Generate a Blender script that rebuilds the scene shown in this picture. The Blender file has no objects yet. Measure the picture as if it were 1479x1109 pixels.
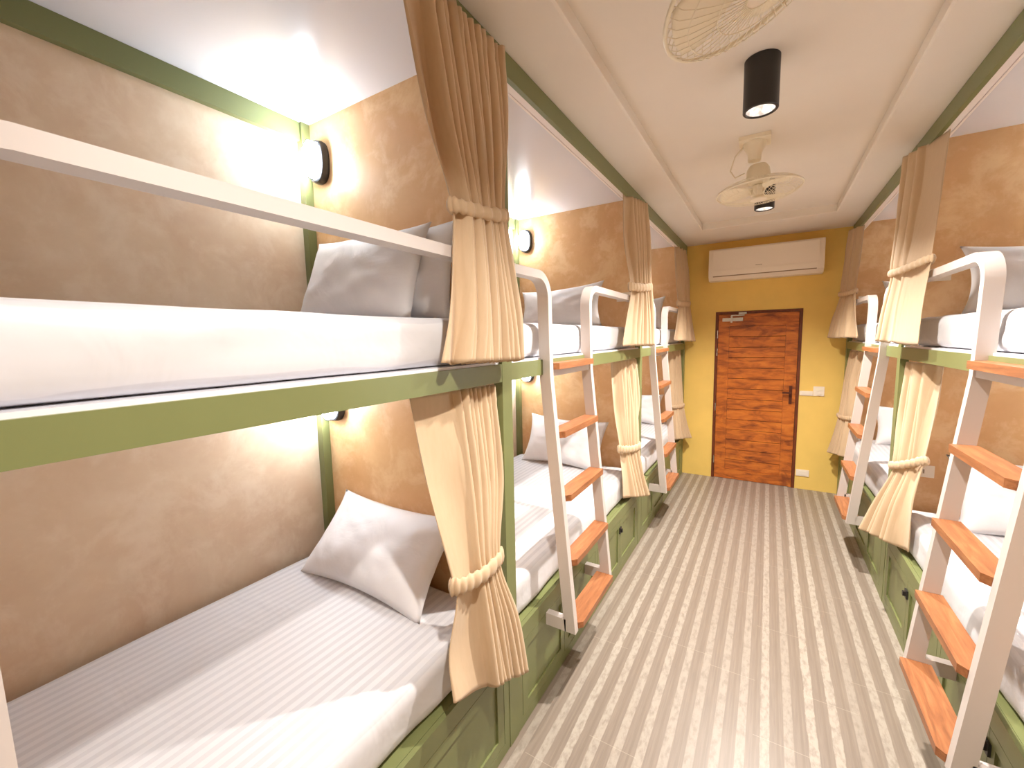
import bpy, bmesh, math, random
from math import sin, cos, pi, radians, sqrt
from mathutils import Vector, Matrix, noise

scene = bpy.context.scene
COL = scene.collection
random.seed(7)

# ------------------------------------------------------------------ room figures (metres)
XL, XR = -0.8755, 0.687          # corridor faces of the two bunk rows
L_END, Y_BACK = 5.537, -0.76     # door wall, wall behind the viewer
Z_SOFFIT, Z_CEIL = 2.796, 2.865
DEPTH = 1.14                     # depth of an alcove
POSTS = [-0.740, 1.390, 3.425, 5.475]
HP = 0.035
RAIL_B, RAIL_T = 1.567, 1.636
BEAM_B = 2.711
SIDE = {-1: XL, 1: XR}

def X(s, d):
    return SIDE[s] + s * d

# ------------------------------------------------------------------ materials
MATS = {}
def new_mat(name):
    m = bpy.data.materials.new(name); m.use_nodes = True
    nt = m.node_tree; b = nt.nodes['Principled BSDF']
    MATS[name] = m
    return m, nt, b
def srgb(r, g, b):
    f = lambda c: (c/255/12.92) if c/255 <= 0.04045 else ((c/255+0.055)/1.055)**2.4
    return (f(r), f(g), f(b), 1)
def N(nt, t, **kw):
    n = nt.nodes.new(t)
    for k, v in kw.items():
        if k.startswith('i_'):
            key = k[2:]
            key = int(key) if key.isdigit() else key
            n.inputs[key].default_value = v
        else:
            setattr(n, k, v)
    return n
def coords(nt, scale=(1, 1, 1), loc=(0, 0, 0), rot=(0, 0, 0)):
    tc = N(nt, 'ShaderNodeTexCoord'); mp = N(nt, 'ShaderNodeMapping')
    mp.inputs['Scale'].default_value = scale; mp.inputs['Location'].default_value = loc
    mp.inputs['Rotation'].default_value = rot
    nt.links.new(tc.outputs['Object'], mp.inputs['Vector'])
    return mp.outputs['Vector']
def ramp(nt, fac, stops, interp='LINEAR'):
    r = N(nt, 'ShaderNodeValToRGB'); r.color_ramp.interpolation = interp
    el = r.color_ramp.elements
    while len(el) < len(stops): el.new(0.5)
    for e, (p, c) in zip(el, stops):
        e.position = p; e.color = c
    nt.links.new(fac, r.inputs['Fac'])
    return r.outputs['Color']
def noise_tex(nt, vec, scale, detail=4, rough=0.55, dist=0.0):
    n = N(nt, 'ShaderNodeTexNoise'); n.inputs['Scale'].default_value = scale
    n.inputs['Detail'].default_value = detail; n.inputs['Roughness'].default_value = rough
    n.inputs['Distortion'].default_value = dist
    nt.links.new(vec, n.inputs['Vector'])
    return n.outputs['Fac']
def mixc(nt, fac, a, b, mode='MIX'):
    m = N(nt, 'ShaderNodeMix', data_type='RGBA', blend_type=mode)
    for sock, v in ((m.inputs[0], fac), (m.inputs[6], a), (m.inputs[7], b)):
        if isinstance(v, bpy.types.NodeSocket): nt.links.new(v, sock)
        else: sock.default_value = v
    return m.outputs[2]
def math_n(nt, op, a, b=None, c=None):
    m = N(nt, 'ShaderNodeMath', operation=op)
    for i, v in enumerate((a, b, c)):
        if v is None: continue
        if isinstance(v, bpy.types.NodeSocket): nt.links.new(v, m.inputs[i])
        else: m.inputs[i].default_value = v
    return m.outputs[0]
def bump(nt, b, h, strength=0.2, dist=0.01):
    n = N(nt, 'ShaderNodeBump'); n.inputs['Strength'].default_value = strength
    n.inputs['Distance'].default_value = dist
    nt.links.new(h, n.inputs['Height']); nt.links.new(n.outputs['Normal'], b.inputs['Normal'])

def simple(name, rgb, rough=0.5, metal=0.0, var=0.04, bscale=60, bstr=0.05, coat=0.0):
    m, nt, b = new_mat(name)
    c = srgb(*rgb); v = coords(nt)
    n = noise_tex(nt, v, 3.0, 3)
    lo = tuple(max(0, x*(1-var)) for x in c[:3])+(1,); hi = tuple(min(1, x*(1+var)) for x in c[:3])+(1,)
    nt.links.new(ramp(nt, n, [(0.3, lo), (0.7, hi)]), b.inputs['Base Color'])
    b.inputs['Roughness'].default_value = rough; b.inputs['Metallic'].default_value = metal
    b.inputs['Coat Weight'].default_value = coat
    if bstr: bump(nt, b, noise_tex(nt, v, bscale, 2), bstr, 0.003)
    return m

def plaster(name, cols, streak=(1, 1, 1), rough=0.42):
    m, nt, b = new_mat(name)
    v = coords(nt, streak)
    n1 = noise_tex(nt, v, 2.1, 6, 0.65, 0.3)
    n2 = noise_tex(nt, v, 6.0, 7, 0.68, 0.35)
    base = ramp(nt, n1, [(0.30, srgb(*cols[0])), (0.52, srgb(*cols[1])), (0.72, srgb(*cols[2]))])
    fl = ramp(nt, n2, [(0.48, (0, 0, 0, 1)), (0.62, (1, 1, 1, 1))])
    f2 = math_n(nt, 'MULTIPLY', fl, 0.42)
    col = mixc(nt, f2, base, srgb(*cols[3]))
    n3 = noise_tex(nt, v, 13.0, 5, 0.6, 0.5)
    fl3 = ramp(nt, n3, [(0.60, (0, 0, 0, 1)), (0.70, (1, 1, 1, 1))])
    col = mixc(nt, math_n(nt, 'MULTIPLY', fl3, 0.34), col, srgb(*cols[2]))
    nt.links.new(col, b.inputs['Base Color'])
    b.inputs['Roughness'].default_value = rough
    bump(nt, b, n2, 0.25, 0.004)
    return m

plaster('tan_plaster', [(210, 182, 154), (221, 200, 172), (229, 212, 187), (238, 224, 202)])
plaster('orange_plaster', [(210, 162, 112), (220, 176, 126), (230, 192, 142), (246, 220, 176)], (1, 1, 1.0))
simple('green_paint', (120, 126, 80), 0.38, var=0.05, bscale=25, bstr=0.04)
simple('yellow_wall', (234, 200, 108), 0.6, var=0.05, bscale=90, bstr=0.15)
simple('ceiling_paint', (230, 223, 212), 0.7, var=0.015)
simple('alcove_ceiling_paint', (232, 232, 238), 0.16, var=0.01, bscale=8, bstr=0.02)
simple('back_wall_paint', (222, 212, 190), 0.7)
simple('white_steel', (208, 200, 195), 0.35, var=0.01, bstr=0.0)
simple('white_plastic', (238, 228, 212), 0.4, var=0.01, bstr=0.0)
simple('cream_plastic', (238, 230, 208), 0.35, var=0.01, bstr=0.0)
simple('grey_mark', (178, 164, 142), 0.5, bstr=0.0)
simple('slot_shadow_grey', (150, 128, 100), 0.6, bstr=0.0)
simple('black_metal', (40, 37, 36), 0.45, var=0.1, bscale=120, bstr=0.1)
simple('black_plastic', (26, 26, 30), 0.35, bstr=0.0)
simple('chrome', (215, 215, 215), 0.15, 1.0, bstr=0.0)
simple('dark_bronze', (84, 40, 24), 0.45, 0.3, bstr=0.0)
simple('track_white', (240, 232, 228), 0.4, bstr=0.0)

def wood(name, dark, mid, light, axis_scale, rough=0.42, blot=0.35):
    m, nt, b = new_mat(name)
    v = coords(nt, axis_scale)
    g = noise_tex(nt, v, 9.0, 6, 0.6, 0.6)
    c = ramp(nt, g, [(0.32, srgb(*dark)), (0.52, srgb(*mid)), (0.70, srgb(*light))])
    v2 = coords(nt)
    bl = noise_tex(nt, v2, 5.0, 4, 0.6, 0.5)
    f = ramp(nt, bl, [(0.56, (0, 0, 0, 1)), (0.70, (1, 1, 1, 1))])
    c = mixc(nt, math_n(nt, 'MULTIPLY', f, blot), c, srgb(*dark))
    nt.links.new(c, b.inputs['Base Color']); b.inputs['Roughness'].default_value = rough
    bump(nt, b, g, 0.1, 0.002)
    return m
wood('tread_wood', (136, 84, 50), (160, 102, 62), (180, 121, 77), (6, 0.6, 6), 0.4, 0.2)
wood('door_wood', (120, 58, 24), (190, 104, 38), (210, 126, 48), (0.5, 1.6, 2.0), 0.35, 0.75)
wood('door_frame_wood', (84, 36, 14), (104, 48, 20), (124, 60, 26), (6, 6, 0.8), 0.45, 0.2)

def mk_floor():
    m, nt, b = new_mat('striped_wood_tile')
    tc = N(nt, 'ShaderNodeTexCoord'); sep = N(nt, 'ShaderNodeSeparateXYZ')
    nt.links.new(tc.outputs['Object'], sep.inputs[0])
    x, y = sep.outputs[0], sep.outputs[1]
    PITCH = 0.0885
    # wavering edge noise, stretched along the strips
    v = coords(nt, (10, 2.6, 1)); w = noise_tex(nt, v, 3.0, 6, 0.7)
    t = math_n(nt, 'ADD', math_n(nt, 'DIVIDE', math_n(nt, 'SUBTRACT', x, 0.05), PITCH), 0.5)
    cell = math_n(nt, 'FLOOR', t); fr = math_n(nt, 'FRACT', t)
    dist = math_n(nt, 'ABSOLUTE', math_n(nt, 'SUBTRACT', fr, 0.5))     # 0 at strip centre
    # per strip random numbers
    wn = N(nt, 'ShaderNodeTexWhiteNoise', noise_dimensions='1D'); nt.links.new(cell, wn.inputs['W'])
    rnd = wn.outputs['Value']
    rough_edge = math_n(nt, 'MULTIPLY', math_n(nt, 'SUBTRACT', w, 0.5), math_n(nt, 'MULTIPLY', rnd, 0.26))
    d2 = math_n(nt, 'ADD', dist, rough_edge)
    mask = ramp(nt, d2, [(0.185, (1, 1, 1, 1)), (0.215, (0, 0, 0, 1))])
    v2 = coords(nt, (30, 1.2, 1)); g = noise_tex(nt, v2, 4.0, 5, 0.6)
    v3 = coords(nt, (12, 5, 1)); g3 = noise_tex(nt, v3, 4.0, 5, 0.65)
    light = ramp(nt, g3, [(0.35, srgb(146, 136, 124)), (0.55, srgb(172, 163, 151))])
    darkc = ramp(nt, g, [(0.3, srgb(126, 114, 103)), (0.7, srgb(141, 128, 115))])
    # second tone in the dark strips
    edge2 = ramp(nt, fr, [(0.0, (1, 1, 1, 1)), (0.10, (1, 1, 1, 1)), (0.11, (0, 0, 0, 1)), (1.0, (0, 0, 0, 1))])
    darkc = mixc(nt, math_n(nt, 'MULTIPLY', edge2, 0.5), darkc, srgb(124, 111, 97))
    amt = math_n(nt, 'MULTIPLY', mask, math_n(nt, 'ADD', 0.55, math_n(nt, 'MULTIPLY', rnd, 0.45)))
    col = mixc(nt, amt, darkc, light)
    # thin pale joints of the tiles, staggered every three strips
    plank = math_n(nt, 'FLOOR', math_n(nt, 'DIVIDE', t, 2.3))
    wn2 = N(nt, 'ShaderNodeTexWhiteNoise', noise_dimensions='1D'); nt.links.new(plank, wn2.inputs['W'])
    yj = math_n(nt, 'FRACT', math_n(nt, 'ADD', math_n(nt, 'DIVIDE', y, 0.8), wn2.outputs['Value']))
    j = math_n(nt, 'LESS_THAN', yj, 0.0035)
    col = mixc(nt, math_n(nt, 'MULTIPLY', j, 0.30), col, srgb(200, 190, 172))
    nt.links.new(col, b.inputs['Base Color'])
    b.inputs['Roughness'].default_value = 0.38
    bump(nt, b, g, 0.06, 0.002)
mk_floor()

def mk_sheet():
    m, nt, b = new_mat('white_satin_stripe_sheet')
    tc = N(nt, 'ShaderNodeTexCoord'); sep = N(nt, 'ShaderNodeSeparateXYZ')
    nt.links.new(tc.outputs['Object'], sep.inputs[0])
    fr = math_n(nt, 'FRACT', math_n(nt, 'DIVIDE', sep.outputs[0], 0.036))
    st = ramp(nt, fr, [(0.0, (0, 0, 0, 1)), (0.45, (0, 0, 0, 1)), (0.5, (1, 1, 1, 1)), (0.95, (1, 1, 1, 1))])
    nt.links.new(mixc(nt, st, srgb(200, 200, 204), srgb(213, 213, 216)), b.inputs['Base Color'])
    rr = math_n(nt, 'SUBTRACT', 0.62, math_n(nt, 'MULTIPLY', st, 0.14))
    nt.links.new(rr, b.inputs['Roughness'])
    b.inputs['Sheen Weight'].default_value = 0.1
    v = coords(nt, (1.6, 3.0, 3.0)); n = noise_tex(nt, v, 2.2, 3, 0.5, 0.6)
    bump(nt, b, n, 0.35, 0.02)
mk_sheet()
def mk_case():
    m, nt, b = new_mat('white_pillowcase')
    v = coords(nt); n = noise_tex(nt, v, 5.0, 4, 0.5, 0.8)
    nt.links.new(ramp(nt, n, [(0.3, srgb(226, 226, 229)), (0.7, srgb(234, 234, 237))]), b.inputs['Base Color'])
    b.inputs['Roughness'].default_value = 0.6; b.inputs['Sheen Weight'].default_value = 0.1
    bump(nt, b, n, 0.35, 0.02)
mk_case()
def mk_fabric():
    m, nt, b = new_mat('beige_curtain_cloth')
    v = coords(nt, (1, 1, 0.25)); n = noise_tex(nt, v, 60.0, 4, 0.6)
    nt.links.new(ramp(nt, n, [(0.3, srgb(200, 174, 140)), (0.7, srgb(205, 179, 146))]), b.inputs['Base Color'])
    b.inputs['Roughness'].default_value = 0.75; b.inputs['Sheen Weight'].default_value = 0.15
    
    v2 = coords(nt, (1, 1, 1)); n2 = noise_tex(nt, v2, 400.0, 2)
    bump(nt, b, n2, 0.1, 0.001)
mk_fabric()
def mk_emit(name, col, strength):
    m = bpy.data.materials.new(name); m.use_nodes = True; nt = m.node_tree
    b = nt.nodes['Principled BSDF']
    b.inputs['Base Color'].default_value = (0.9, 0.9, 0.9, 1)
    b.inputs['Emission Color'].default_value = col; b.inputs['Emission Strength'].default_value = strength
    MATS[name] = m
mk_emit('lit_diffuser', (0.82, 0.91, 1.0, 1), 40.0)
mk_emit('lit_reflector', (1.0, 0.95, 0.88, 1), 1.0)
def facet():
    nt = MATS['lit_reflector'].node_tree; b = nt.nodes['Principled BSDF']
    vo = N(nt, 'ShaderNodeTexVoronoi'); vo.inputs['Scale'].default_value = 70
    nt.links.new(coords(nt), vo.inputs['Vector'])
    st = ramp(nt, vo.outputs['Distance'], [(0.25, (1, 1, 1, 1)), (0.75, (.12, .12, .12, 1))])
    nt.links.new(math_n(nt, 'MULTIPLY', st, .30), b.inputs['Emission Strength'])
    b.inputs['Roughness'].default_value = .2
facet()
def M(n): return MATS[n]

# ------------------------------------------------------------------ mesh helpers (world coordinates)
def box(bm, x0, x1, y0, y1, z0, z1):
    x0, x1 = sorted((x0, x1)); y0, y1 = sorted((y0, y1)); z0, z1 = sorted((z0, z1))
    v = [bm.verts.new((x, y, z)) for x in (x0, x1) for y in (y0, y1) for z in (z0, z1)]
    for f in ((0, 1, 3, 2), (4, 6, 7, 5), (0, 4, 5, 1), (2, 3, 7, 6), (0, 2, 6, 4), (1, 5, 7, 3)):
        bm.faces.new([v[i] for i in f])
    return v
def sbox(bm, s, d0, d1, y0, y1, z0, z1):
    return box(bm, X(s, d0), X(s, d1), y0, y1, z0, z1)
def bevel(bm, w, seg=2, angle=30):
    ed = [e for e in bm.edges if len(e.link_faces) == 2 and e.calc_face_angle(0) > radians(angle)]
    bmesh.ops.bevel(bm, geom=ed, offset=w, segments=seg, profile=0.5, affect='EDGES', clamp_overlap=True)
def cyl(bm, p0, p1, r0, r1=None, seg=24, caps=True):
    r1 = r0 if r1 is None else r1
    p0, p1 = Vector(p0), Vector(p1); a = (p1-p0).normalized()
    u = a.orthogonal().normalized(); w = a.cross(u)
    A = [bm.verts.new(p0 + r0*(cos(2*pi*i/seg)*u + sin(2*pi*i/seg)*w)) for i in range(seg)]
    B = [bm.verts.new(p1 + r1*(cos(2*pi*i/seg)*u + sin(2*pi*i/seg)*w)) for i in range(seg)]
    for i in range(seg):
        bm.faces.new((A[i], A[(i+1) % seg], B[(i+1) % seg], B[i]))
    if caps:
        bm.faces.new(A[::-1]); bm.faces.new(B)
def lathe(bm, c, axis, prof, seg=32):
    """prof: list of (radius, height along axis)"""
    c = Vector(c); a = Vector(axis).normalized(); u = a.orthogonal().normalized(); w = a.cross(u)
    rings = []
    for r, h in prof:
        if r < 1e-6: rings.append([bm.verts.new(c + a*h)])
        else: rings.append([bm.verts.new(c + a*h + r*(cos(2*pi*i/seg)*u + sin(2*pi*i/seg)*w)) for i in range(seg)])
    for A, B in zip(rings, rings[1:]):
        for i in range(seg):
            j = (i+1) % seg
            if len(A) == 1 and len(B) == 1: continue
            if len(A) == 1: bm.faces.new((A[0], B[j], B[i]))
            elif len(B) == 1: bm.faces.new((A[i], A[j], B[0]))
            else: bm.faces.new((A[i], A[j], B[j], B[i]))
def tube(bm, pts, r, seg=6, closed=False):
    pts = [Vector(p) for p in pts]; n = len(pts); rings = []
    ref = None
    for i, p in enumerate(pts):
        if closed: t = (pts[(i+1) % n]-pts[i-1])
        else: t = pts[min(i+1, n-1)]-pts[max(i-1, 0)]
        t.normalize()
        if ref is None: ref = t.orthogonal().normalized()
        ref = (ref - t*ref.dot(t)).normalized(); w = t.cross(ref)
        rings.append([bm.verts.new(p + r*(cos(2*pi*k/seg)*ref + sin(2*pi*k/seg)*w)) for k in range(seg)])
    rng = range(n) if closed else range(n-1)
    for i in rng:
        A, B = rings[i], rings[(i+1) % n]
        for k in range(seg):
            bm.faces.new((A[k], A[(k+1) % seg], B[(k+1) % seg], B[k]))
    if not closed:
        bm.faces.new(rings[0][::-1]); bm.faces.new(rings[-1])
def sweep_rect(bm, pts, hx, ht):
    """rectangular bar swept along pts that lie about in a Y-Z plane; hx half width along X, ht half thickness"""
    pts = [Vector(p) for p in pts]; n = len(pts); rings = []
    for i, p in enumerate(pts):
        t = pts[min(i+1, n-1)]-pts[max(i-1, 0)]
        k = Vector((0, -t.z, t.y))
        k = k.normalized()
        rings.append([bm.verts.new(p + Vector((a*hx, 0, 0)) + k*(b*ht)) for a, b in ((-1, -1), (1, -1), (1, 1), (-1, 1))])
    for A, B in zip(rings, rings[1:]):
        for k in range(4): bm.faces.new((A[k], A[(k+1) % 4], B[(k+1) % 4], B[k]))
    bm.faces.new(rings[0][::-1]); bm.faces.new(rings[-1])

def origin_of(p):
    o = Vector((0, 0, 0))
    while p is not None:
        o += Vector(p.location); p = p.parent
    return o
def obj(name, bm, mat, parent=None, smooth=None, origin=None):
    """link a bmesh given in world coordinates as one object"""
    bmesh.ops.recalc_face_normals(bm, faces=bm.faces)
    me = bpy.data.meshes.new(name)
    o = bpy.data.objects.new(name, me); COL.objects.link(o)
    if parent is not None:
        o.parent = parent; off = origin_of(parent)
    else:
        off = Vector(origin) if origin else Vector((0, 0, 0)); o.location = off
    bmesh.ops.translate(bm, verts=bm.verts, vec=-off)
    bm.to_mesh(me); bm.free()
    if mat: me.materials.append(M(mat) if isinstance(mat, str) else mat)
    if smooth is not None:
        me.shade_smooth()
        if smooth < 179:
            for e in me.edges: e.use_edge_sharp = False
            me.set_sharp_from_angle(angle=radians(smooth))
    return o
def thing(name, label, cat, loc, group=None):
    o = bpy.data.objects.new(name, None); COL.objects.link(o); o.location = loc
    o.empty_display_size = 0.1
    o['label'] = label; o['category'] = cat
    if group: o['group'] = group
    return o
def tag(o, label, cat, group=None):
    o['label'] = label; o['category'] = cat
    if group: o['group'] = group
    return o
def struct(name, bm, mat, smooth=None):
    o = obj(name, bm, mat, None, smooth); o['kind'] = 'structure'; return o
def B(): return bmesh.new()

# ------------------------------------------------------------------ shell
bm = B(); box(bm, XL-DEPTH-.1, XR+DEPTH+.1, Y_BACK-.1, L_END+.1, -.1, 0); struct('floor', bm, 'striped_wood_tile')
bm = B(); box(bm, XL-DEPTH-.1, XL-DEPTH, Y_BACK, L_END, 0, 2.95); struct('wall_left', bm, 'tan_plaster')
bm = B(); box(bm, XR+DEPTH, XR+DEPTH+.1, Y_BACK, L_END, 0, 2.95); struct('wall_right', bm, 'tan_plaster')
bm = B(); box(bm, XL-DEPTH-.1, XR+DEPTH+.1, Y_BACK-.1, Y_BACK, 0, 2.95); struct('wall_back', bm, 'back_wall_paint')
DX0, DX1, DZ = -0.544, 0.307, 2.0
bm = B()
box(bm, XL-DEPTH-.1, DX0, L_END, L_END+.1, 0, 2.95)
box(bm, DX1, XR+DEPTH+.1, L_END, L_END+.1, 0, 2.95)
box(bm, DX0, DX1, L_END, L_END+.1, DZ, 2.95)
struct('wall_end', bm, 'yellow_wall')
# tray ceiling: recessed field and the lowered border in one shell
CL, CR, CY, CB = -0.621, 0.470, 4.794, Y_BACK+.45
bm = B()
box(bm, XL-.0, XR+.0, Y_BACK, L_END, Z_CEIL, Z_CEIL+.1)
struct('ceiling', bm, 'ceiling_paint')
bm = B()
def frame_prism(bm):
    # lowered border with a sloped inner lip
    o = [(XL, Y_BACK), (XR, Y_BACK), (XR, L_END), (XL, L_END)]
    i0 = [(CL, CB), (CR, CB), (CR, CY), (CL, CY)]
    i1 = [(CL-.006, CB-.006), (CR+.006, CB-.006), (CR+.006, CY+.006), (CL-.006, CY+.006)]
    V = lambda pts, z: [bm.verts.new((a, b, z)) for a, b in pts]
    ob, ib, it, ot = V(o, Z_SOFFIT), V(i0, Z_SOFFIT+.004), V(i1, Z_CEIL+.002), V(o, Z_CEIL+.002)
    im = V([(CL-.01, CB-.01), (CR+.01, CB-.01), (CR+.01, CY+.01), (CL-.01, CY+.01)], Z_SOFFIT)
    for a, b in ((ob, im), (im, ib), (ib, it), (it, ot), (ot, ob)):
        for k in range(4): bm.faces.new((a[k], a[(k+1) % 4], b[(k+1) % 4], b[k]))
frame_prism(bm)
struct('trim_1', bm, 'ceiling_paint')
for s, nm in ((-1, 'ceiling_left_alcove'), (1, 'ceiling_right_alcove')):
    bm = B(); sbox(bm, s, 0.0, DEPTH, Y_BACK, L_END, 2.80, 2.95)
    struct(nm, bm, 'alcove_ceiling_paint')
# partitions between the bays and against the door wall, plastered terracotta
for s, nm in ((-1, 'wall_left_partition'), (1, 'wall_right_partition')):
    for k, p in enumerate(POSTS):
        y1 = L_END if k == 3 else p+HP
        bm = B(); sbox(bm, s, 0.04, DEPTH, p-HP+.002, y1-.002 if k < 3 else y1, 0, 2.80)
        struct(nm, bm, 'orange_plaster')

# ------------------------------------------------------------------ bunk beds
def bay_range(k): return POSTS[k]+HP, POSTS[k+1]+HP      # bay k sits between post k and post k+1
BED_LABEL = {
 (-1, 0): 'nearest green built-in bunk bed on the left, cut off by the picture edge',
 (-1, 1): 'middle green built-in bunk bed on the left, behind the first ladder',
 (-1, 2): 'farthest green built-in bunk bed on the left, against the yellow wall',
 (1, 1): 'nearer green built-in bunk bed on the right, cut off by the picture edge',
 (1, 2): 'farther green built-in bunk bed on the right, against the yellow wall'}
def panel_door(bm, s, y0, y1, z0, z1):
    # flat door with a recessed centre field
    d = 0.0
    fr = 0.045
    dep = 0.008
    for (a, b, c, e) in ((y0, y0+fr, z0, z1), (y1-fr, y1, z0, z1), (y0+fr, y1-fr, z0, z0+fr), (y0+fr, y1-fr, z1-fr, z1)):
        sbox(bm, s, d, d+.018, a, b, c, e)
    sbox(bm, s, d+dep, d+.018, y0+fr, y1-fr, z0+fr, z1-fr)
def make_bed(s, k):
    y0, y1 = bay_range(k); p = POSTS[k+1]
    t = thing('bunk_bed', BED_LABEL[(s, k)], 'bunk bed', (X(s, 0), (y0+y1)/2, 0), 'built-in bunk beds along the corridor')
    g = 'green_paint'
    bm = B(); sbox(bm, s, -.002, .038, p-HP, p+HP, 0.0, Z_SOFFIT-.002); bevel(bm, .003, 1); obj('post', bm, g, t)
    bm = B(); sbox(bm, s, -.001, .040, y0+.0005, y1-2*HP-.0005, RAIL_B, RAIL_T); bevel(bm, .003, 1); obj('side_rail', bm, g, t)
    bm = B(); sbox(bm, s, -.001, .020, y0+.0005, y1-2*HP-.0005, BEAM_B, Z_SOFFIT-.002); obj('top_beam', bm, g, t)
    bm = B(); sbox(bm, s, .022, .050, y0+.0005, y1-2*HP-.0005, BEAM_B+.002, BEAM_B+.03)
    sbox(bm, s, .056, .066, y0+.0005, y1-2*HP-.0005, BEAM_B+.004, BEAM_B+.03)
    sbox(bm, s, .050, .056, y0+.0005, y1-2*HP-.0005, BEAM_B+.018, BEAM_B+.03)
    o = obj('curtain_track', bm, 'track_white', t); o['label'] = 'white curtain track under the top beam'
    bm = B(); sbox(bm, s, DEPTH-.03, DEPTH-.001, y0+.001, y1-2*HP-.045, 2.712, 2.799); obj('back_beam', bm, g, t)
    bm = B(); sbox(bm, s, DEPTH-.042, DEPTH-.001, y1-2*HP-.043, y1-2*HP+.001, RAIL_T, 2.799)
    obj('corner_strip', bm, g, t)
    bm = B(); sbox(bm, s, DEPTH-.042, DEPTH-.001, y1-2*HP-.043, y1-2*HP+.001, .476, 1.60)
    obj('corner_strip', bm, g, t)
    bm = B(); sbox(bm, s, .040, DEPTH-.001, y0+.001, y1-2*HP-.001, 1.600, 1.645)
    sbox(bm, s, .010, .040, y0+.001, y1-2*HP-.001, RAIL_T, 1.645)
    o = obj('upper_deck', bm, 'alcove_ceiling_paint', t); o['label'] = 'white board under the upper mattress'
    bm = B(); sbox(bm, s, .019, DEPTH-.001, y0+.001, y1-2*HP-.001, .445, .476); obj('lower_deck', bm, g, t)
    # locker front under the lower mattress
    ya, yb = y0, y1-2*HP
    bm = B()
    sbox(bm, s, 0, .018, ya+.001, yb-.001, .40, .4755)
    sbox(bm, s, 0, .018, ya+.001, yb-.001, 0, .05)
    sbox(bm, s, 0, .018, ya+.001, ya+.04, .05, .40)
    sbox(bm, s, 0, .018, yb-.04, yb-.001, .05, .40)
    ym = (ya+yb)/2
    sbox(bm, s, 0, .018, ym-.02, ym+.02, .05, .40)
    obj('locker_frame', bm, g, t)
    segs = [(ya+.042, (ya+ym)/2), ((ya+ym)/2, ym-.022), (ym+.022, (ym+yb)/2), ((ym+yb)/2, yb-.042)]
    for i, (a, b) in enumerate(segs):
        bm = B(); panel_door(bm, s, a+.0015, b-.0015, .052, .398)
        dr = obj('locker_door', bm, g, t)
        if i in (0, 2):
            bm = B(); sbox(bm, s, -.008, 0, b-.022, b+.018, .305, .350); bevel(bm, .002, 1)
            sbox(bm, s, -.020, -.008, b-.010, b+.006, .316, .340)
            o = obj('latch', bm, 'black_metal', dr); o['label'] = 'small black metal latch'
    return t
for s, k in ((-1, 0), (-1, 1), (-1, 2), (1, 1), (1, 2)): make_bed(s, k)

# ------------------------------------------------------------------ mattresses
def make_mattress(s, k, tier, label):
    y0, y1 = bay_range(k); ya, yb = y0+.02, y1-2*HP-.05
    z0, z1 = (.476, .664) if tier == 0 else (1.645, 1.806)
    d0, d1 = .034, DEPTH-.045
    nx, ny, nz = 22, 40, 6
    bm = B(); R = .045
    hx, hy, hz = (d1-d0)/2, (yb-ya)/2, (z1-z0)/2
    c = Vector(((X(s, d0)+X(s, d1))/2, (ya+yb)/2, (z0+z1)/2))
    bmesh.ops.create_cube(bm, size=2.0)
    bmesh.ops.subdivide_edges(bm, edges=[e for e in bm.edges if abs(e.verts[0].co.x-e.verts[1].co.x) > 1], cuts=nx, use_grid_fill=True)
    bmesh.ops.subdivide_edges(bm, edges=[e for e in bm.edges if abs(e.verts[0].co.y-e.verts[1].co.y) > 1], cuts=ny, use_grid_fill=True)
    bmesh.ops.subdivide_edges(bm, edges=[e for e in bm.edges if abs(e.verts[0].co.z-e.verts[1].co.z) > 1], cuts=nz, use_grid_fill=True)
    seed = random.random()*40
    def rnd(p, h):                       # rounded box: clamp to the inner box then push out by R
        q = Vector((p.x*h[0], p.y*h[1], p.z*h[2]))
        inner = Vector([max(-(h[i]-R), min(h[i]-R, q[i])) for i in range(3)])
        dlt = q-inner
        if dlt.length > 1e-9:
            m = max(abs(dlt[i])/R for i in range(3))
            dlt = dlt.normalized()*R*m
        return inner+dlt
    for v in bm.verts:
        p = v.co.copy()
        # concentrate loops near the edges
        for i in range(3):
            a = p[i]; h = (hx, hy, hz)[i]
            p[i] = a if i == 2 else math.copysign(1-(1-abs(a))**1.35, a)
        q = rnd(p, (hx, hy, hz))
        w = c+q
        n1 = noise.noise(Vector((w.x*5+seed, w.y*4, w.z*5)))
        n2 = noise.noise(Vector((w.x*14, w.y*5+seed, w.z*18)))
        if p.z > 0.2: w.z += .003*n1 + .0012*n2
        sidefac = 1 if (p.x*s < -.9) else 0
        n3 = noise.noise(Vector((w.z*9-w.y*3.2, w.y*1.1+seed, 1.7)))
        w.x += -s*sidefac*(.008*n1+.010*n3+.010*max(0, .22-abs(n3))/.22*(.5+n2)*.5)
        v.co = w
        if w.z < z0: w.z = z0
    o = obj('mattress', bm, 'white_satin_stripe_sheet', None, 60, (c.x, c.y, z0))
    return tag(o, label, 'mattress', 'white mattresses on the bunks')
BAYN = {(-1, 0): 'nearest left bunk bed', (-1, 1): 'middle left bunk bed', (-1, 2): 'farthest left bunk bed',
        (1, 1): 'nearer right bunk bed', (1, 2): 'farther right bunk bed'}
for key, nm in BAYN.items():
    make_mattress(key[0], key[1], 0, 'white sheeted mattress on the lower tier of the '+nm)
    make_mattress(key[0], key[1], 1, 'white sheeted mattress on the upper tier of the '+nm)

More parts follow.
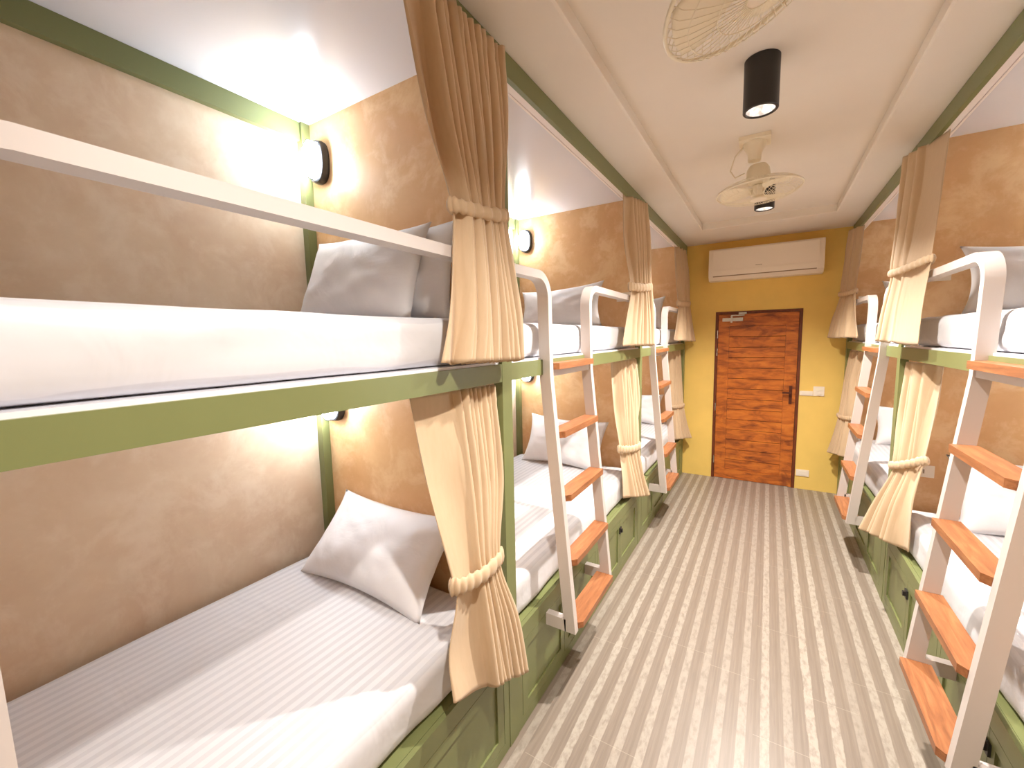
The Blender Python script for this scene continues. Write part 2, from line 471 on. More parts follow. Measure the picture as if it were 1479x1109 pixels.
# ------------------------------------------------------------------ pillows
def make_pillow(base, w, h, t, lean, yaw=0, roll=0, seed=0, label='', slump=0.05, ear=.05):
    """base = middle of the lower edge; lean = angle from vertical towards +Y"""
    bm = B(); nu, nv = 36, 26
    rows = {}
    R = Matrix.Rotation(radians(yaw), 3, 'Z') @ Matrix.Rotation(radians(-lean), 3, 'X') @ Matrix.Rotation(radians(roll), 3, 'Y')
    def pt(i, j, side):
        u = -1+2*i/nu; v = -1+2*j/nv
        # pincushion outline with pulled out corners
        x = u*w/2*(1+ear*(v*v-.6)); z = v*h/2*(1+ear*1.4*(u*u-.6))
        if v < 0: z -= -slump*(1-u*u)*(-v)*.1
        e = max(0, 1-abs(u)**2.6)**.55*max(0, 1-abs(v)**2.6)**.55
        th = t/2*e
        n = noise.noise(Vector((u*2.2+seed, v*2.2, side*3+seed)))
        n2 = noise.noise(Vector((u*5+seed, v*3.5+u*2, side*5)))
        fold = noise.noise(Vector((math.atan2(v, u)*3+seed, 0, seed)))*(u*u+v*v)*.4
        th *= 1+.16*n+.08*n2+.22*fold
        # sag: more stuffing in the lower half
        th *= 1-.18*v
        y = side*th
        p = R @ Vector((x, y, z+h/2*(1-ear*.2)))
        return Vector(base)+p
    V = {}
    for side in (-1, 1):
        for i in range(nu+1):
            for j in range(nv+1):
                rim = i in (0, nu) or j in (0, nv)
                key = (i, j, 0 if rim else side)
                if key not in V: V[key] = bm.verts.new(pt(i, j, side))
    for side in (-1, 1):
        for i in range(nu):
            for j in range(nv):
                q = []
                for a, b in ((i, j), (i+1, j), (i+1, j+1), (i, j+1)):
                    rim = a in (0, nu) or b in (0, nv)
                    q.append(V[(a, b, 0 if rim else side)])
                bm.faces.new(q if side < 0 else q[::-1])
    o = obj('pillow', bm, 'white_pillowcase', None, 180, base)
    return tag(o, label, 'pillow', 'white pillows on the bunks')
ZU, ZL = 1.812, .668
make_pillow((-1.47, 1.075, ZL), .74, .40, .17, 42, 0, 0, 1.3, 'large white pillow leaning on the lower terracotta partition of the nearest left bunk bed', ear=.09)
make_pillow((-1.47, 1.13, ZU), .66, .40, .15, 20, 2, 0, 4.1, 'front white pillow propped on the upper tier of the nearest left bunk bed', ear=.07)
make_pillow((-1.35, 1.255, ZU), .62, .38, .09, 9, -1, 0, 9.7, 'white pillow standing behind another one on the nearest left upper tier')
make_pillow((-1.47, 3.13, ZL), .70, .41, .15, 24, 0, 2, 2.2, 'white pillow leaning on the lower partition of the middle left bunk bed, behind the ladder', ear=.1)
make_pillow((-1.47, 3.13, ZU), .70, .37, .15, 22, 2, -4, 6.4, 'white pillow with a raised corner on the upper tier of the middle left bunk bed', ear=.12)
make_pillow((-1.44, 5.16, ZL), .70, .38, .15, 25, 0, 0, 3.9, 'white pillow on the lower tier of the farthest left bunk bed, behind the far ladder', ear=.1)
make_pillow((-1.42, 5.16, ZU), .70, .40, .15, 22, 0, -3, 7.5, 'white pillow on the upper tier of the farthest left bunk bed, half behind the curtain', ear=.12)
make_pillow((1.23, 3.12, ZU), .72, .38, .15, 22, 0, 2, 8.2, 'white pillow on the upper tier of the nearer right bunk bed, at the picture edge', ear=.12)
make_pillow((1.28, 3.06, ZL), .74, .42, .16, 34, 0, 0, 5.5, 'white pillow on the lower tier of the nearer right bunk bed, behind the ladder', ear=.1)
make_pillow((1.24, 5.16, ZU), .70, .40, .15, 22, 0, 4, 1.9, 'white pillow on the upper tier of the farther right bunk bed, half behind the curtain', ear=.12)
make_pillow((1.26, 5.14, ZL), .70, .38, .16, 26, 0, 0, 2.8, 'white pillow on the lower tier of the farther right bunk bed, behind the far ladder', ear=.1)

# ------------------------------------------------------------------ ladders
def d_of(z):                                    # centre line of a stringer, distance from the bunk face
    return -.008-.096*(1.585-z) if z < 1.585 else -.008
def make_ladder(s, k, label):
    off = {0: -2.165, 1: 0.0, 2: 2.055}[k]
    t = thing('bunk_ladder', label, 'ladder', (X(s, 0), 1.97+off, 0.34), 'white bunk ladders with wooden treads')
    p_prev = POSTS[k]+HP; p_next = POSTS[k+1]-HP
    for sg, ys, yend in ((-1, 1.717, p_prev), (1, 2.223, p_next)):
        y = ys+off
        if k == 0 and sg < 0: yend = p_prev
        pts = []
        for z in (.345, .9, 1.4, 1.56): pts.append((X(s, d_of(z)), y, z))
        pts.append((X(s, -.009), y, 1.62))
        zt = 2.005; r = .095
        pts.append((X(s, -.006), y, zt-r-.12)); 
        for a in range(0, 8):
            th = a/7*pi/2
            pts.append((X(s, -.004), y+sg*r*(1-cos(th)), zt-r+r*sin(th)))
        pts.append((X(s, .002), yend-sg*.001, zt))
        bm = B(); sweep_rect(bm, pts, .027, .0175)
        # return bar that ties the foot to the locker front
        sbox(bm, s, -.0005, d_of(.37)+.02, y-.0175, y+.0175, .345, .405)
        bevel(bm, .004, 2)
        obj('stringer', bm, 'white_steel', t, 40)
    for z in (.385, .69, 1.0, 1.30, 1.618):
        f = d_of(z)-.027-.022; b = f+(.098 if z < .5 else .082)
        ya, yb = 1.736+off, 2.204+off
        bm = B()
        v0 = [(f, ya+.02), (f, yb-.004), (f+.004, yb), (b, yb), (b, ya), (f+.018, ya)]
        lo = [bm.verts.new((X(s, d), y, z-.03)) for d, y in v0]; hi = [bm.verts.new((X(s, d), y, z)) for d, y in v0]
        bm.faces.new(lo); bm.faces.new(hi)
        for i in range(len(v0)):
            j = (i+1) % len(v0); bm.faces.new((lo[i], lo[j], hi[j], hi[i]))
        bevel(bm, .003, 1)
        o = obj('tread', bm, 'tread_wood', t); o['label'] = 'reddish brown wooden tread'
        bm = B(); sbox(bm, s, d_of(z-.045)-.020, d_of(z-.045)+.020, ya-.0015, yb+.0015, z-.036, z-.0305)
        if z > 1.5: sbox(bm, s, d_of(z-.05)-.02, d_of(z-.05)-.012, ya-.0015, yb+.0015, z-.062, z-.036)
        obj('tread_bracket', bm, 'white_steel', t)
    return t
make_ladder(-1, 0, 'white steel ladder of the nearest left bunk bed, cut off by the left picture edge')
make_ladder(-1, 1, 'white steel ladder with wooden treads on the left, in front of the middle bunk bed')
make_ladder(-1, 2, 'far white steel ladder with wooden treads on the left, beside the yellow wall')
make_ladder(1, 1, 'near white steel ladder with wooden treads on the right, largest in view')
make_ladder(1, 2, 'far white steel ladder with wooden treads on the right, beside the yellow wall')

# ------------------------------------------------------------------ curtains
def lerp(a, b, f): return a+(b-a)*f
def make_curtain(s, rows, label, nf=9, flat=.26, amp=(.016, .024, .014, .014, .022, .026), seed=0, hem=True):
    """rows: leading y, d, z and trailing y, d, z, from the heading down to the hem; rows 2 and 3 are the tie"""
    nu = 150; bm = B()
    zc = [(r[2]+r[5])/2 for r in rows]
    cum = [0]
    for a, b in zip(zc, zc[1:]): cum.append(cum[-1]+abs(a-b))
    T = cum[-1]; cum = [c/T for c in cum]
    nvs = 64
    # sample rows densely; cubic (Catmull-Rom) in each column except sharp at the tie
    def samp(tt, idx):
        k = 0
        while k < len(cum)-2 and tt > cum[k+1]: k += 1
        f = (tt-cum[k])/(cum[k+1]-cum[k])
        get = lambda i: (rows[i][idx] if not isinstance(idx, str) else amp[i])
        p1, p2 = get(k), get(k+1)
        def m(i):
            if i in (0, len(cum)-1): 
                j = 1 if i == 0 else len(cum)-2
                return (get(j)-get(i))/(cum[j]-cum[i])
            return (get(i+1)-get(i-1))/(cum[i+1]-cum[i-1])
        h = cum[k+1]-cum[k]
        m1, m2 = m(k)*h, m(k+1)*h
        f2, f3 = f*f, f*f*f
        return (2*f3-3*f2+1)*p1+(f3-2*f2+f)*m1+(-2*f3+3*f2)*p2+(f3-f2)*m2
    def phase(u):
        if u < flat: return .45*(u/flat)
        q = (u-flat)/(1-flat)
        return .45+nf*(q+.55/nf*noise.noise(Vector((q*nf*.55, seed*3.1, 0)))*min(1, q*5))
    G = []
    for j in range(nvs+1):
        tt = j/nvs; row = []
        a = samp(tt, 'a')
        P0 = [samp(tt, i) for i in range(6)]
        for i in range(nu+1):
            u = i/nu
            y, d, z = lerp(P0[0], P0[3], u), lerp(P0[1], P0[4], u), lerp(P0[2], P0[5], u)
            ph = phase(u)
            wob = .30*noise.noise(Vector((ph*.8+seed, tt*2.4, seed)))
            am = a*(1.1+.9*noise.noise(Vector((ph*.9+seed*2, tt*1.5, 3))))
            if u < flat: am *= .45+.55*u/flat
            if s > 0 and False: pass
            c = sin(2*pi*(ph+wob))
            c = math.copysign(abs(c)**.8, c)
            dd = d + am*c
            yy = y + .35*am*cos(2*pi*(ph+wob))*(1 if 0 < i < nu else 0)
            # little gathered ruffle just below the heading
            if tt < .06: dd += .003*sin(2*pi*ph*2+seed)
            zz = z - (.006*c if j == nvs else 0)
            if i == 0 or i == nu: dd = d
            row.append(bm.verts.new((X(s, dd), yy, zz)))
        G.append(row)
    for j in range(nvs):
        for i in range(nu):
            bm.faces.new((G[j][i], G[j][i+1], G[j+1][i+1], G[j+1][i]))
    r0, r5 = rows[0], rows[-1]
    t = thing('curtain', label, 'curtain', (X(s, r0[4]), (r0[0]+r0[3])/2, min(r5[2], r5[5])), 'beige curtains tied back at the bunk posts')
    c = obj('cloth', bm, 'beige_curtain_cloth', t, 180)
    md = c.modifiers.new('thickness', 'SOLIDIFY'); md.thickness = .0022; md.offset = 0
    # ruched tie back band round the gathered cloth
    ra, rb = rows[2], rows[3]
    cen = Vector((0, 0, 0))
    Lp = Vector((X(s, (ra[1]+rb[1])/2), (ra[0]+rb[0])/2, (ra[2]+rb[2])/2))
    Tp = Vector((X(s, (ra[4]+rb[4])/2), (ra[3]+rb[3])/2, (ra[5]+rb[5])/2))
    cen = (Lp+Tp)/2; ax = (Tp-Lp); half = ax.length/2+.008; ax.normalize()
    perp = Vector((0, 0, 1)).cross(ax).normalized(); up = ax.cross(perp).normalized()
    if up.z < 0: up = -up
    bm = B(); nt_, nc = 160, 12; rings = []
    hh = (abs(ra[2]-rb[2])+abs(ra[5]-rb[5]))/4*0.85; hh = max(.022, min(.034, hh))
    nb = 15 + int(half*30)
    for i in range(nt_):
        th = 2*pi*i/nt_
        ct, st = cos(th), sin(th)
        rad = ax*(half*ct)+perp*(.024*st)
        out = (ax*(ct*.35)+perp*st).normalized()
        dip = -.012*st*st
        ru = .0085*abs(sin(nb*th/2+.6*sin(3*th)))**.7
        ring = []
        for q in range(nc):
            ph = 2*pi*q/nc
            ww = hh*(1-.22*abs(cos(nb*th/2+.6*sin(3*th)))+.05*sin(2*ph+7*th))
            ring.append(bm.verts.new(cen+rad+out*((.006+ru)*cos(ph))+up*(ww*sin(ph)+dip)))
        rings.append(ring)
    for i in range(nt_):
        A, Bq = rings[i], rings[(i+1) % nt_]
        for q in range(nc): bm.faces.new((A[q], A[(q+1) % nc], Bq[(q+1) % nc], Bq[q]))
    o = obj('tieback', bm, 'beige_curtain_cloth', t, 180); o['label'] = 'ruched beige tieback band'
    return t
CUR = {
'L1u': [(0.88, -0.006, 2.735, 1.35, -0.031, 2.738), (0.96, -0.013, 2.383, 1.34, -0.039, 2.445), (1.03, -0.039, 2.174, 1.3, -0.058, 2.193), (1.04, -0.046, 2.105, 1.31, -0.056, 2.141), (1.0, -0.047, 1.818, 1.36, -0.08, 1.832), (0.95, -0.047, 1.661, 1.4, -0.071, 1.65)],
'L1l': [(0.93, 0.070, 1.562, 1.34, 0.030, 1.557), (0.96, 0.031, 1.252, 1.34, 0.014, 1.215), (0.99, -0.022, 0.965, 1.26, -0.028, 0.96), (1.0, -0.034, 0.898, 1.26, -0.032, 0.872), (0.95, -0.034, 0.724, 1.33, -0.05, 0.652), (0.93, -0.062, 0.578, 1.38, -0.060, 0.363)],
'L2u': [(2.947, 0.01, 2.7, 3.39, -0.045, 2.735), (2.9, -0.01, 2.394, 3.38, -0.056, 2.476), (2.944, -0.042, 2.118, 3.34, -0.08, 2.157), (2.962, -0.044, 2.039, 3.35, -0.089, 2.068), (2.864, -0.045, 1.855, 3.4, -0.091, 1.87), (2.789, -0.045, 1.674, 3.44, -0.09, 1.658)],
'L2l': [(2.97, 0.10, 1.545, 3.37, 0.03, 1.558), (3.0, 0.085, 1.205, 3.37, 0.02, 1.209), (3.03, 0.050, 0.935, 3.3, -0.021, 0.91), (3.04, 0.048, 0.858, 3.3, -0.027, 0.832), (2.99, 0.013, 0.69, 3.37, -0.051, 0.587), (2.97, -0.003, 0.547, 3.42, -0.08, 0.43)],
'L3u': [(4.885, 0.03, 2.7, 5.42, 0.006, 2.732), (4.831, 0.0, 2.359, 5.42, -0.018, 2.424), (4.778, -0.035, 2.119, 5.38, -0.053, 2.151), (4.799, -0.04, 2.04, 5.39, -0.061, 2.071), (4.66, -0.045, 1.838, 5.44, -0.089, 1.851), (4.55, -0.045, 1.69, 5.48, -0.116, 1.66)],
'L3l': [(5.01, 0.12, 1.561, 5.42, 0.041, 1.558), (5.04, 0.095, 1.216, 5.42, 0.018, 1.183), (5.07, 0.070, 0.947, 5.34, -0.017, 0.931), (5.08, 0.06, 0.888, 5.34, -0.026, 0.872), (5.03, 0.03, 0.695, 5.41, -0.052, 0.631), (5.01, 0.015, 0.536, 5.46, -0.087, 0.477)],
'R1u': [(2.943, 0.025, 2.7, 3.39, -0.045, 2.738), (2.85, -0.01, 2.386, 3.38, -0.057, 2.359), (2.78, -0.042, 2.095, 3.34, -0.084, 2.101), (2.776, -0.045, 2.049, 3.35, -0.076, 2.045), (2.818, -0.05, 1.858, 3.4, -0.094, 1.853), (2.826, -0.055, 1.662, 3.44, -0.106, 1.671)],
'R1l': [(2.97, 0.08, 1.552, 3.37, 0.030, 1.55), (3.0, 0.075, 1.325, 3.37, 0.015, 1.22), (3.03, 0.060, 1.064, 3.3, -0.02, 0.958), (3.04, 0.055, 1.007, 3.3, -0.016, 0.894), (2.99, 0.015, 0.795, 3.37, -0.06, 0.683), (2.97, 0.004, 0.535, 3.42, -0.124, 0.452)],
'R2u': [(4.984, 0.01, 2.69, 5.43, -0.045, 2.735), (4.94, -0.01, 2.382, 5.42, -0.065, 2.422), (4.88, -0.035, 2.126, 5.38, -0.092, 2.148), (4.837, -0.04, 2.073, 5.39, -0.088, 2.083), (4.716, -0.045, 1.85, 5.44, -0.119, 1.875), (4.621, -0.045, 1.688, 5.48, -0.151, 1.677)],
'R2l': [(5.01, 0.08, 1.55, 5.42, 0.03, 1.55), (5.04, 0.05, 1.275, 5.42, 0.0, 1.236), (5.07, 0.025, 0.938, 5.34, -0.044, 0.923), (5.08, 0.024, 0.882, 5.34, -0.047, 0.872), (5.03, 0.012, 0.708, 5.41, -0.074, 0.652), (5.01, 0.004, 0.531, 5.46, -0.109, 0.472)],
}
make_curtain(-1, CUR['L1u'], 'large beige curtain on the left, upper tier, nearest to the viewer', 12, .20, (.018, .026, .018, .018, .024, .028), 1)
make_curtain(-1, CUR['L1l'], 'large beige curtain on the left, lower tier, nearest to the viewer', 8, .48, (.016, .020, .012, .012, .020, .022), 2)
make_curtain(-1, CUR['L2u'], 'beige curtain of the upper tier at the second left post', 6, .25, seed=3)
make_curtain(-1, CUR['L2l'], 'beige curtain of the lower tier at the second left post', 7, .3, seed=4)
make_curtain(-1, CUR['L3u'], 'beige curtain of the upper left tier, in the corner by the yellow wall', 6, .25, seed=5)
make_curtain(-1, CUR['L3l'], 'beige curtain of the lower left tier, in the corner by the yellow wall', 6, .25, seed=6)
make_curtain(1, CUR['R1u'], 'smooth beige curtain of the upper tier at the nearer right post', 2.6, .55, (.012, .016, .010, .010, .014, .014), 7)
make_curtain(1, CUR['R1l'], 'wide beige curtain of the lower tier at the nearer right post', 5, .3, (.014, .018, .010, .010, .020, .024), 8)
make_curtain(1, CUR['R2u'], 'beige curtain of the upper right tier, in the corner by the yellow wall', 5, .25, (.012, .014, .010, .010, .020, .026), 9)
make_curtain(1, CUR['R2l'], 'beige curtain of the lower right tier, in the corner by the yellow wall', 5, .25, seed=10)

# ------------------------------------------------------------------ bulkhead lamps
def make_bulkhead(s, k, tier, label):
    yw = POSTS[k+1]-HP+.002 if k < 3 else L_END
    zc = 2.600 if tier else 1.430
    xc = X(s, 1.018)
    t = thing('bulkhead_lamp', label, 'lamp', (xc, yw, zc), 'oval caged wall lamps in the bunks')
    def oval(bm, a, b, y, n=36):
        return [bm.verts.new((xc+a*math.copysign(abs(cos(q))**.8, cos(q)), y, zc+b*math.copysign(abs(sin(q))**.8, sin(q)))) for q in [2*pi*i/n for i in range(n)]]
    def skin(bm, rings, cap0=True, cap1=True):
        for A, Bq in zip(rings, rings[1:]):
            n = len(A)
            for i in range(n): bm.faces.new((A[i], A[(i+1) % n], Bq[(i+1) % n], Bq[i]))
        if cap0: bm.faces.new(rings[0])
        if cap1: bm.faces.new(rings[-1])
    bm = B()
    skin(bm, [oval(bm, .060, .097, yw-.001), oval(bm, .062, .099, yw-.015), oval(bm, .058, .095, yw-.038), oval(bm, .050, .086, yw-.042)])
    obj('housing', bm, 'black_plastic', t, 40)
    bm = B()
    skin(bm, [oval(bm, .049, .085, yw-.0425), oval(bm, .048, .083, yw-.060), oval(bm, .041, .074, yw-.078), oval(bm, .028, .056, yw-.089), oval(bm, .010, .025, yw-.093)])
    o = obj('diffuser', bm, 'lit_diffuser', t, 60); o['label'] = 'glowing cool white glass cover'
    bm = B()
    arc = [(0, -.044), (.35, -.075), (.7, -.094), (1.0, -.099)]
    pts = [Vector((xc, yw-.040, zc-.092)), Vector((xc, yw-.075, zc-.086)), Vector((xc, yw-.096, zc-.055)), Vector((xc, yw-.100, zc)),
           Vector((xc, yw-.096, zc+.055)), Vector((xc, yw-.075, zc+.086)), Vector((xc, yw-.040, zc+.092))]
    tube(bm, pts, .0028, 6)
    ring = [Vector((xc+.053*cos(q), yw-.058, zc+.088*sin(q))) for q in [2*pi*i/36 for i in range(36)]]
    tube(bm, ring, .0025, 6, True)
    obj('cage', bm, 'black_plastic', t, 60)
    return t
for key, nm in BAYN.items():
    if key[0] < 0:
        make_bulkhead(key[0], key[1], 1, 'lit oval caged lamp over the upper tier of the '+nm)
        make_bulkhead(key[0], key[1], 0, 'lit oval caged lamp over the lower tier of the '+nm)
    else:  # right-hand lamps are out of view, mirrored and added for their light
        make_bulkhead(key[0], key[1], 1, 'unseen oval wall lamp added for light over the upper tier of the '+nm)
        make_bulkhead(key[0], key[1], 0, 'unseen oval wall lamp added for light over the lower tier of the '+nm)

# ------------------------------------------------------------------ downlights
def make_downlight(y, label, power):
    x, r, zb = -.066, .066, 2.662
    t = thing('downlight', label, 'ceiling light', (x, y, Z_CEIL), 'black cylinder downlights')
    bm = B()
    lathe(bm, (x, y, 0), (0, 0, 1), [(0, Z_CEIL-.001), (r, Z_CEIL-.001), (r, zb+.003), (r-.003, zb), (r-.010, zb), (r-.012, zb+.004), (r-.014, zb+.05), (0, zb+.05)], 48)
    obj('can', bm, 'black_metal', t, 40)
    bm = B()
    lathe(bm, (x, y, 0), (0, 0, 1), [(r-.0125, zb+.005), (r-.018, zb+.012), (r-.030, zb+.026), (.018, zb+.036), (0, zb+.036)], 40)
    o = obj('reflector', bm, 'lit_reflector', t, 30); o['label'] = 'bright faceted silver reflector'
    ld = bpy.data.lights.new('downlight_bulb', 'SPOT'); ld.energy = power; ld.color = (1.0, .93, .86)
    ld.spot_size = radians(138); ld.spot_blend = .9; ld.shadow_soft_size = .028
    lo = bpy.data.objects.new('downlight_bulb', ld); COL.objects.link(lo); lo.location = (x, y, zb-.006)
    return t
DL = 86
make_downlight(.52, 'black cylinder downlight above the viewer, out of view', DL*.55)
make_downlight(2.15, 'black cylinder downlight on the ceiling, nearest and largest in view', DL)
make_downlight(3.78, 'black cylinder downlight behind the far ceiling fan', DL*1.25)

# ------------------------------------------------------------------ ceiling fans
def make_fan(y, label, tilt, hx=.025):
    x = -.112; zc = 2.585; R = .225
    t = thing('ceiling_fan', label, 'fan', (x, y, Z_CEIL), 'cream orbit fans on the ceiling')
    bm = B(); box(bm, x-.08, x+.08, y-.075, y+.075, Z_CEIL-.022, Z_CEIL-.0005); bevel(bm, .006, 2)
    obj('mounting_plate', bm, 'cream_plastic', t, 40)
    bm = B(); lathe(bm, (x, y+.01, 0), (0, 0, 1), [(0, Z_CEIL-.022), (.062, Z_CEIL-.022), (.056, Z_CEIL-.045), (.036, Z_CEIL-.085), (.034, Z_CEIL-.12), (0, Z_CEIL-.125)], 24)
    obj('bracket', bm, 'cream_plastic', t, 40)
    # tilted head
    ax = Vector(tilt).normalized()
    c = Vector((x+hx, y+.06, zc))
    u = ax.orthogonal().normalized(); w = ax.cross(u)
    bm = B(); lathe(bm, c, ax, [(0, -.15), (.045, -.148), (.060, -.125), (.064, -.09), (.056, -.05), (.03, -.035), (0, -.035)], 28)
    obj('motor_housing', bm, 'cream_plastic', t, 40)
    bm = B()
    def prof(q):      # front and back bulge of the guard, q in 0..1 from hub to rim
        return sqrt(max(0, 1-q**2.2))
    nw = 48
    for sg, dep in ((1, .052), (-1, .052)):
        for i in range(nw):
            th = 2*pi*i/nw; dr = u*cos(th)+w*sin(th)
            pts = [c+dr*(R*q)+ax*(sg*dep*prof(q)) for q in (.2, .4, .6, .78, .92, 1.0)]
            tube(bm, pts, .0011, 4)
        for q in (.2, .5, .8):
            tube(bm, [c+(u*cos(2*pi*i/40)+w*sin(2*pi*i/40))*(R*q)+ax*(sg*dep*prof(q)) for i in range(40)], .0014, 4, True)
    tube(bm, [c+(u*cos(2*pi*i/64)+w*sin(2*pi*i/64))*R for i in range(64)], .0055, 8, True)
    obj('guard', bm, 'cream_plastic', t, 60)
    bm = B(); lathe(bm, c, ax, [(0, .056), (.03, .056), (.044, .050), (.046, .046), (0, .044)], 28); obj('guard_badge', bm, 'white_plastic', t, 40)
    bm = B(); lathe(bm, c, ax, [(0, .03), (.03, .028), (.034, .01), (.034, -.03), (0, -.03)], 24); obj('blade_hub', bm, 'cream_plastic', t, 40)
    for b_ in range(3):
        bm = B(); a0 = b_*2*pi/3+.4; n = 12; rows_ = []
        for i in range(n+1):
            q = i/n; r = .03+q*(R-.05)
            half = .30+.52*sin(pi*min(1, q*1.15)*.75)
            half *= (1-.35*max(0, q-.8)/.2)
            row = []
            for j in range(9):
                vv = -1+j/4
                th = a0+half*vv*(.55+.3*q)+.25*q
                row.append(bm.verts.new(c+(u*cos(th)+w*sin(th))*r+ax*(.018*vv*(1-.3*q))))
            rows_.append(row)
        for i in range(n):
            for j in range(8): bm.faces.new((rows_[i][j], rows_[i][j+1], rows_[i+1][j+1], rows_[i+1][j]))
        o = obj('blade', bm, 'cream_plastic', t, 60)
        md = o.modifiers.new('thickness', 'SOLIDIFY'); md.thickness = .002
    bm = B()
    pts = [(x-.055, y, Z_CEIL-.03), (x-.10, y-.01, Z_CEIL-.08), (x-.125, y+.01, Z_CEIL-.15), (x-.10, y+.03, Z_CEIL-.19), (x-.05, y+.04, Z_CEIL-.17)]
    tube(bm, pts, .004, 6); obj('cord', bm, 'cream_plastic', t, 60)
    return t
make_fan(2.955, 'cream caged orbit fan on the ceiling near the door, whole in view', (.04, 0, -1))
make_fan(1.18, 'cream caged orbit fan cut off by the top picture edge', (.48, .05, -1), .055)

# ------------------------------------------------------------------ door
t = bpy.data.objects.new('door_1', None); COL.objects.link(t); t.location = ((DX0+DX1)/2, L_END, 0); t['kind'] = 'structure'
FW = .028
bm = B()
box(bm, DX0, DX0+FW, L_END-.006, L_END+.09, 0, DZ); box(bm, DX1-FW, DX1, L_END-.006, L_END+.09, 0, DZ)
box(bm, DX0+FW, DX1-FW, L_END-.006, L_END+.09, DZ-FW, DZ)
obj('door_frame', bm, 'door_frame_wood', t)
a, b = DX0+FW+.003, DX1-FW-.003; st = .115
yf = L_END+.006
bm = B()
box(bm, a, a+st, yf, yf+.04, .004, DZ-FW-.003); box(bm, b-st, b, yf, yf+.04, .004, DZ-FW-.003)
box(bm, a+st, b-st, yf, yf+.04, DZ-FW-.003-.14, DZ-FW-.003); box(bm, a+st, b-st, yf, yf+.04, .004, .12)
bevel(bm, .003, 1)
obj('door_leaf', bm, 'door_wood', t)
bz0, bz1 = .12, DZ-FW-.143; nb = 14
for i in range(nb):
    z0 = bz0+(bz1-bz0)*i/nb; z1 = bz0+(bz1-bz0)*(i+1)/nb
    bm = B(); box(bm, a+st+.001, b-st-.001, yf+.009, yf+.035, z0+.0025, z1-.0025); bevel(bm, .008, 1)
    obj('door_board', bm, 'door_wood', t)
for z in (1.738, 1.533, .874, .231):
    bm = B(); cyl(bm, (DX0+FW-.004, L_END-.010, z-.045), (DX0+FW-.004, L_END-.010, z+.045), .006, None, 10)
    o = obj('hinge', bm, 'chrome', t, 40); o['label'] = 'silver hinge'
bm = B(); box(bm, DX0+.075, DX0+.285, yf-.045, yf, 1.885, 1.925); bevel(bm, .006, 2)
box(bm, DX0+.16, DX0+.18, yf-.06, yf-.04, 1.87, 1.95)
box(bm, DX0+.165, DX0+.30, yf-.055, yf-.045, 1.945, 1.957); box(bm, DX0+.24, DX0+.32, L_END-.05, L_END-.006, 1.962, 1.985)
o = obj('door_closer', bm, 'chrome', t, 40); o['label'] = 'silver door closer with arm'
bm = B(); box(bm, .215, .243, yf-.012, yf, .955, 1.155); bevel(bm, .003, 1)
cyl(bm, (.229, yf-.012, 1.08), (.229, yf-.05, 1.08), .009, None, 12); box(bm, .150, .238, yf-.058, yf-.042, 1.070, 1.090)
o = obj('door_handle', bm, 'dark_bronze', t, 40); o['label'] = 'dark bronze lever handle on a long plate'

# ------------------------------------------------------------------ air conditioner
x0, x1 = -.612, .450; yb_, yfr = L_END, L_END-.215
t = thing('air_conditioner', 'white wall mounted air conditioner above the wooden door', 'air conditioner', ((x0+x1)/2, L_END, 2.34))
bm = B()
prof = [(yb_-.001, 2.345), (yfr+.06, 2.345), (yfr+.012, 2.385), (yfr, 2.43), (yfr+.004, 2.66), (yfr+.02, 2.685), (yb_-.001, 2.69)]
A = [bm.verts.new((x0, p[0], p[1])) for p in prof]; C = [bm.verts.new((x1, p[0], p[1])) for p in prof]
bm.faces.new(A); bm.faces.new(C[::-1])
for i in range(len(prof)):
    j = (i+1) % len(prof); bm.faces.new((A[i], A[j], C[j], C[i]))
bevel(bm, .008, 2); obj('body', bm, 'white_plastic', t, 35)
bm = B(); box(bm, x0+.045, x1-.045, yfr-.006, yfr+.002, 2.455, 2.665); bevel(bm, .003, 1); obj('front_panel', bm, 'white_plastic', t)
bm = B()
P = [(yfr-.004, 2.440), (yfr+.006, 2.392), (yfr+.012, 2.392), (yfr+.004, 2.440)]
A = [bm.verts.new((x0+.045, p[0], p[1])) for p in P]; C = [bm.verts.new((x1-.06, p[0], p[1])) for p in P]
bm.faces.new(A); bm.faces.new(C[::-1])
for i in range(4): bm.faces.new((A[i], A[(i+1) % 4], C[(i+1) % 4], C[i]))
obj('air_flap', bm, 'white_plastic', t)
bm = B(); box(bm, x0+.045, x1-.06, yfr+.0085, yfr+.016, 2.382, 2.391); o = obj('outlet_slot', bm, 'slot_shadow_grey', t); o['label'] = 'dark outlet slot under the flap'
bm = B()
for i in range(5):
    box(bm, -.150+i*.0125, -.1415+i*.0125, yfr-.0072, yfr-.0058, 2.470, 2.480)
o = obj('badge', bm, 'grey_mark', t); o['label'] = 'small faint grey badge'

# ------------------------------------------------------------------ plates and switches
def plate(name, label, cat, x0, x1, z0, z1, y, details, group=None):
    t = thing(name, label, cat, ((x0+x1)/2, y, z0), group)
    bm = B(); box(bm, x0, x1, y-.009, y-.0005, z0, z1); bevel(bm, .003, 2); obj('cover_plate', bm, 'white_plastic', t, 40)
    for (pn, a, b, c, e, mt) in details:
        bm = B(); box(bm, a, b, y-.013, y-.0085, c, e); bevel(bm, .001, 1); obj(pn, bm, mt, t)
    return t
plate('light_switch', 'low white switch plate right beside the door frame', 'switch', .312, .430, 1.055, 1.105, L_END,
      [('rocker', .325+i*.034, .350+i*.034, 1.065, 1.095, 'white_plastic') for i in range(3)])
t = plate('wall_dial', 'square white wall controller right of the switch plate', 'controller', .433, .530, 1.055, 1.158, L_END,
      [('display', .452, .512, 1.112, 1.142, 'cream_plastic')])
bm = B(); cyl(bm, (.4815, L_END-.020, 1.085), (.4815, L_END-.009, 1.085), .020, None, 24); obj('knob', bm, 'white_plastic', t, 40)
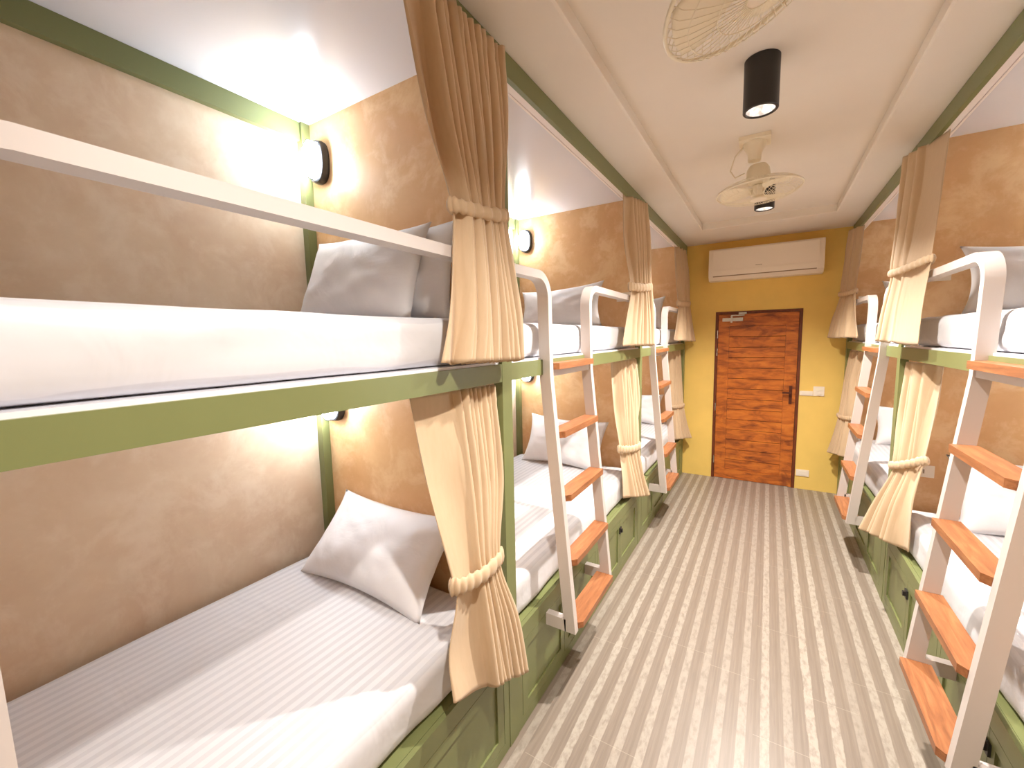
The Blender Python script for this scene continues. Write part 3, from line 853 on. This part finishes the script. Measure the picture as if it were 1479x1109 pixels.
plate('wall_socket', 'white power socket low on the yellow wall by the door', 'socket', .316, .436, .150, .222, L_END,
      [('socket_face', .340, .412, .163, .209, 'white_plastic')])
def bay_plate(s, k, tier, label):
    y = POSTS[k+1]-HP+.002
    if tier: xa, xb, z0, z1 = X(s, .065), X(s, .187), 2.015, 2.085
    else: xa, xb, z0, z1 = X(s, .070), X(s, .190), .852, .924
    xa, xb = sorted((xa, xb)); xm = (xa+xb)/2
    return plate('wall_socket', label, 'socket', xa, xb, z0, z1, y,
        [('socket_hole', xm+q-.003, xm+q+.003, (z0+z1)/2-.012, (z0+z1)/2+.012, 'slot_shadow_grey') for q in (-.012, .012)], 'white power sockets on the terracotta partitions')
bay_plate(1, 1, 1, 'white socket on the upper partition of the nearer right bunk bed')
bay_plate(1, 1, 0, 'white socket on the lower partition of the nearer right bunk bed, beside the curtain')
bay_plate(1, 2, 1, 'white socket on the upper partition of the farther right bunk bed')
bay_plate(-1, 1, 1, 'white socket on the upper partition of the middle left bunk bed')

# ------------------------------------------------------------------ camera, world, view
w = bpy.data.worlds.new('World'); scene.world = w; w.use_nodes = True
w.node_tree.nodes['Background'].inputs[0].default_value = (1, .95, .9, 1)
w.node_tree.nodes['Background'].inputs[1].default_value = 0.0
cam = bpy.data.cameras.new('Camera'); co = bpy.data.objects.new('Camera', cam); COL.objects.link(co)
yw, pt_, rl = radians(-31.5081), radians(-6.0962), radians(-1.1754)
F = Vector((sin(yw)*cos(pt_), cos(yw)*cos(pt_), sin(pt_)))
R0 = Vector((cos(yw), -sin(yw), 0)); U0 = R0.cross(F)
c_, s_ = cos(rl), sin(rl)
Rr, Uu = c_*R0+s_*U0, -s_*R0+c_*U0
co.matrix_world = Matrix(((Rr.x, Uu.x, -F.x, 0), (Rr.y, Uu.y, -F.y, 0), (Rr.z, Uu.z, -F.z, 1.7307), (0, 0, 0, 1)))
cam.sensor_width = 36; cam.lens = 604.178/1479*36; cam.clip_start = .02
scene.camera = co
scene.view_settings.view_transform = 'Standard'; scene.view_settings.look = 'None'
scene.view_settings.exposure = 1.72
scene.cycles.diffuse_bounces = 12; scene.cycles.max_bounces = 16; scene.view_settings.gamma = 1.0
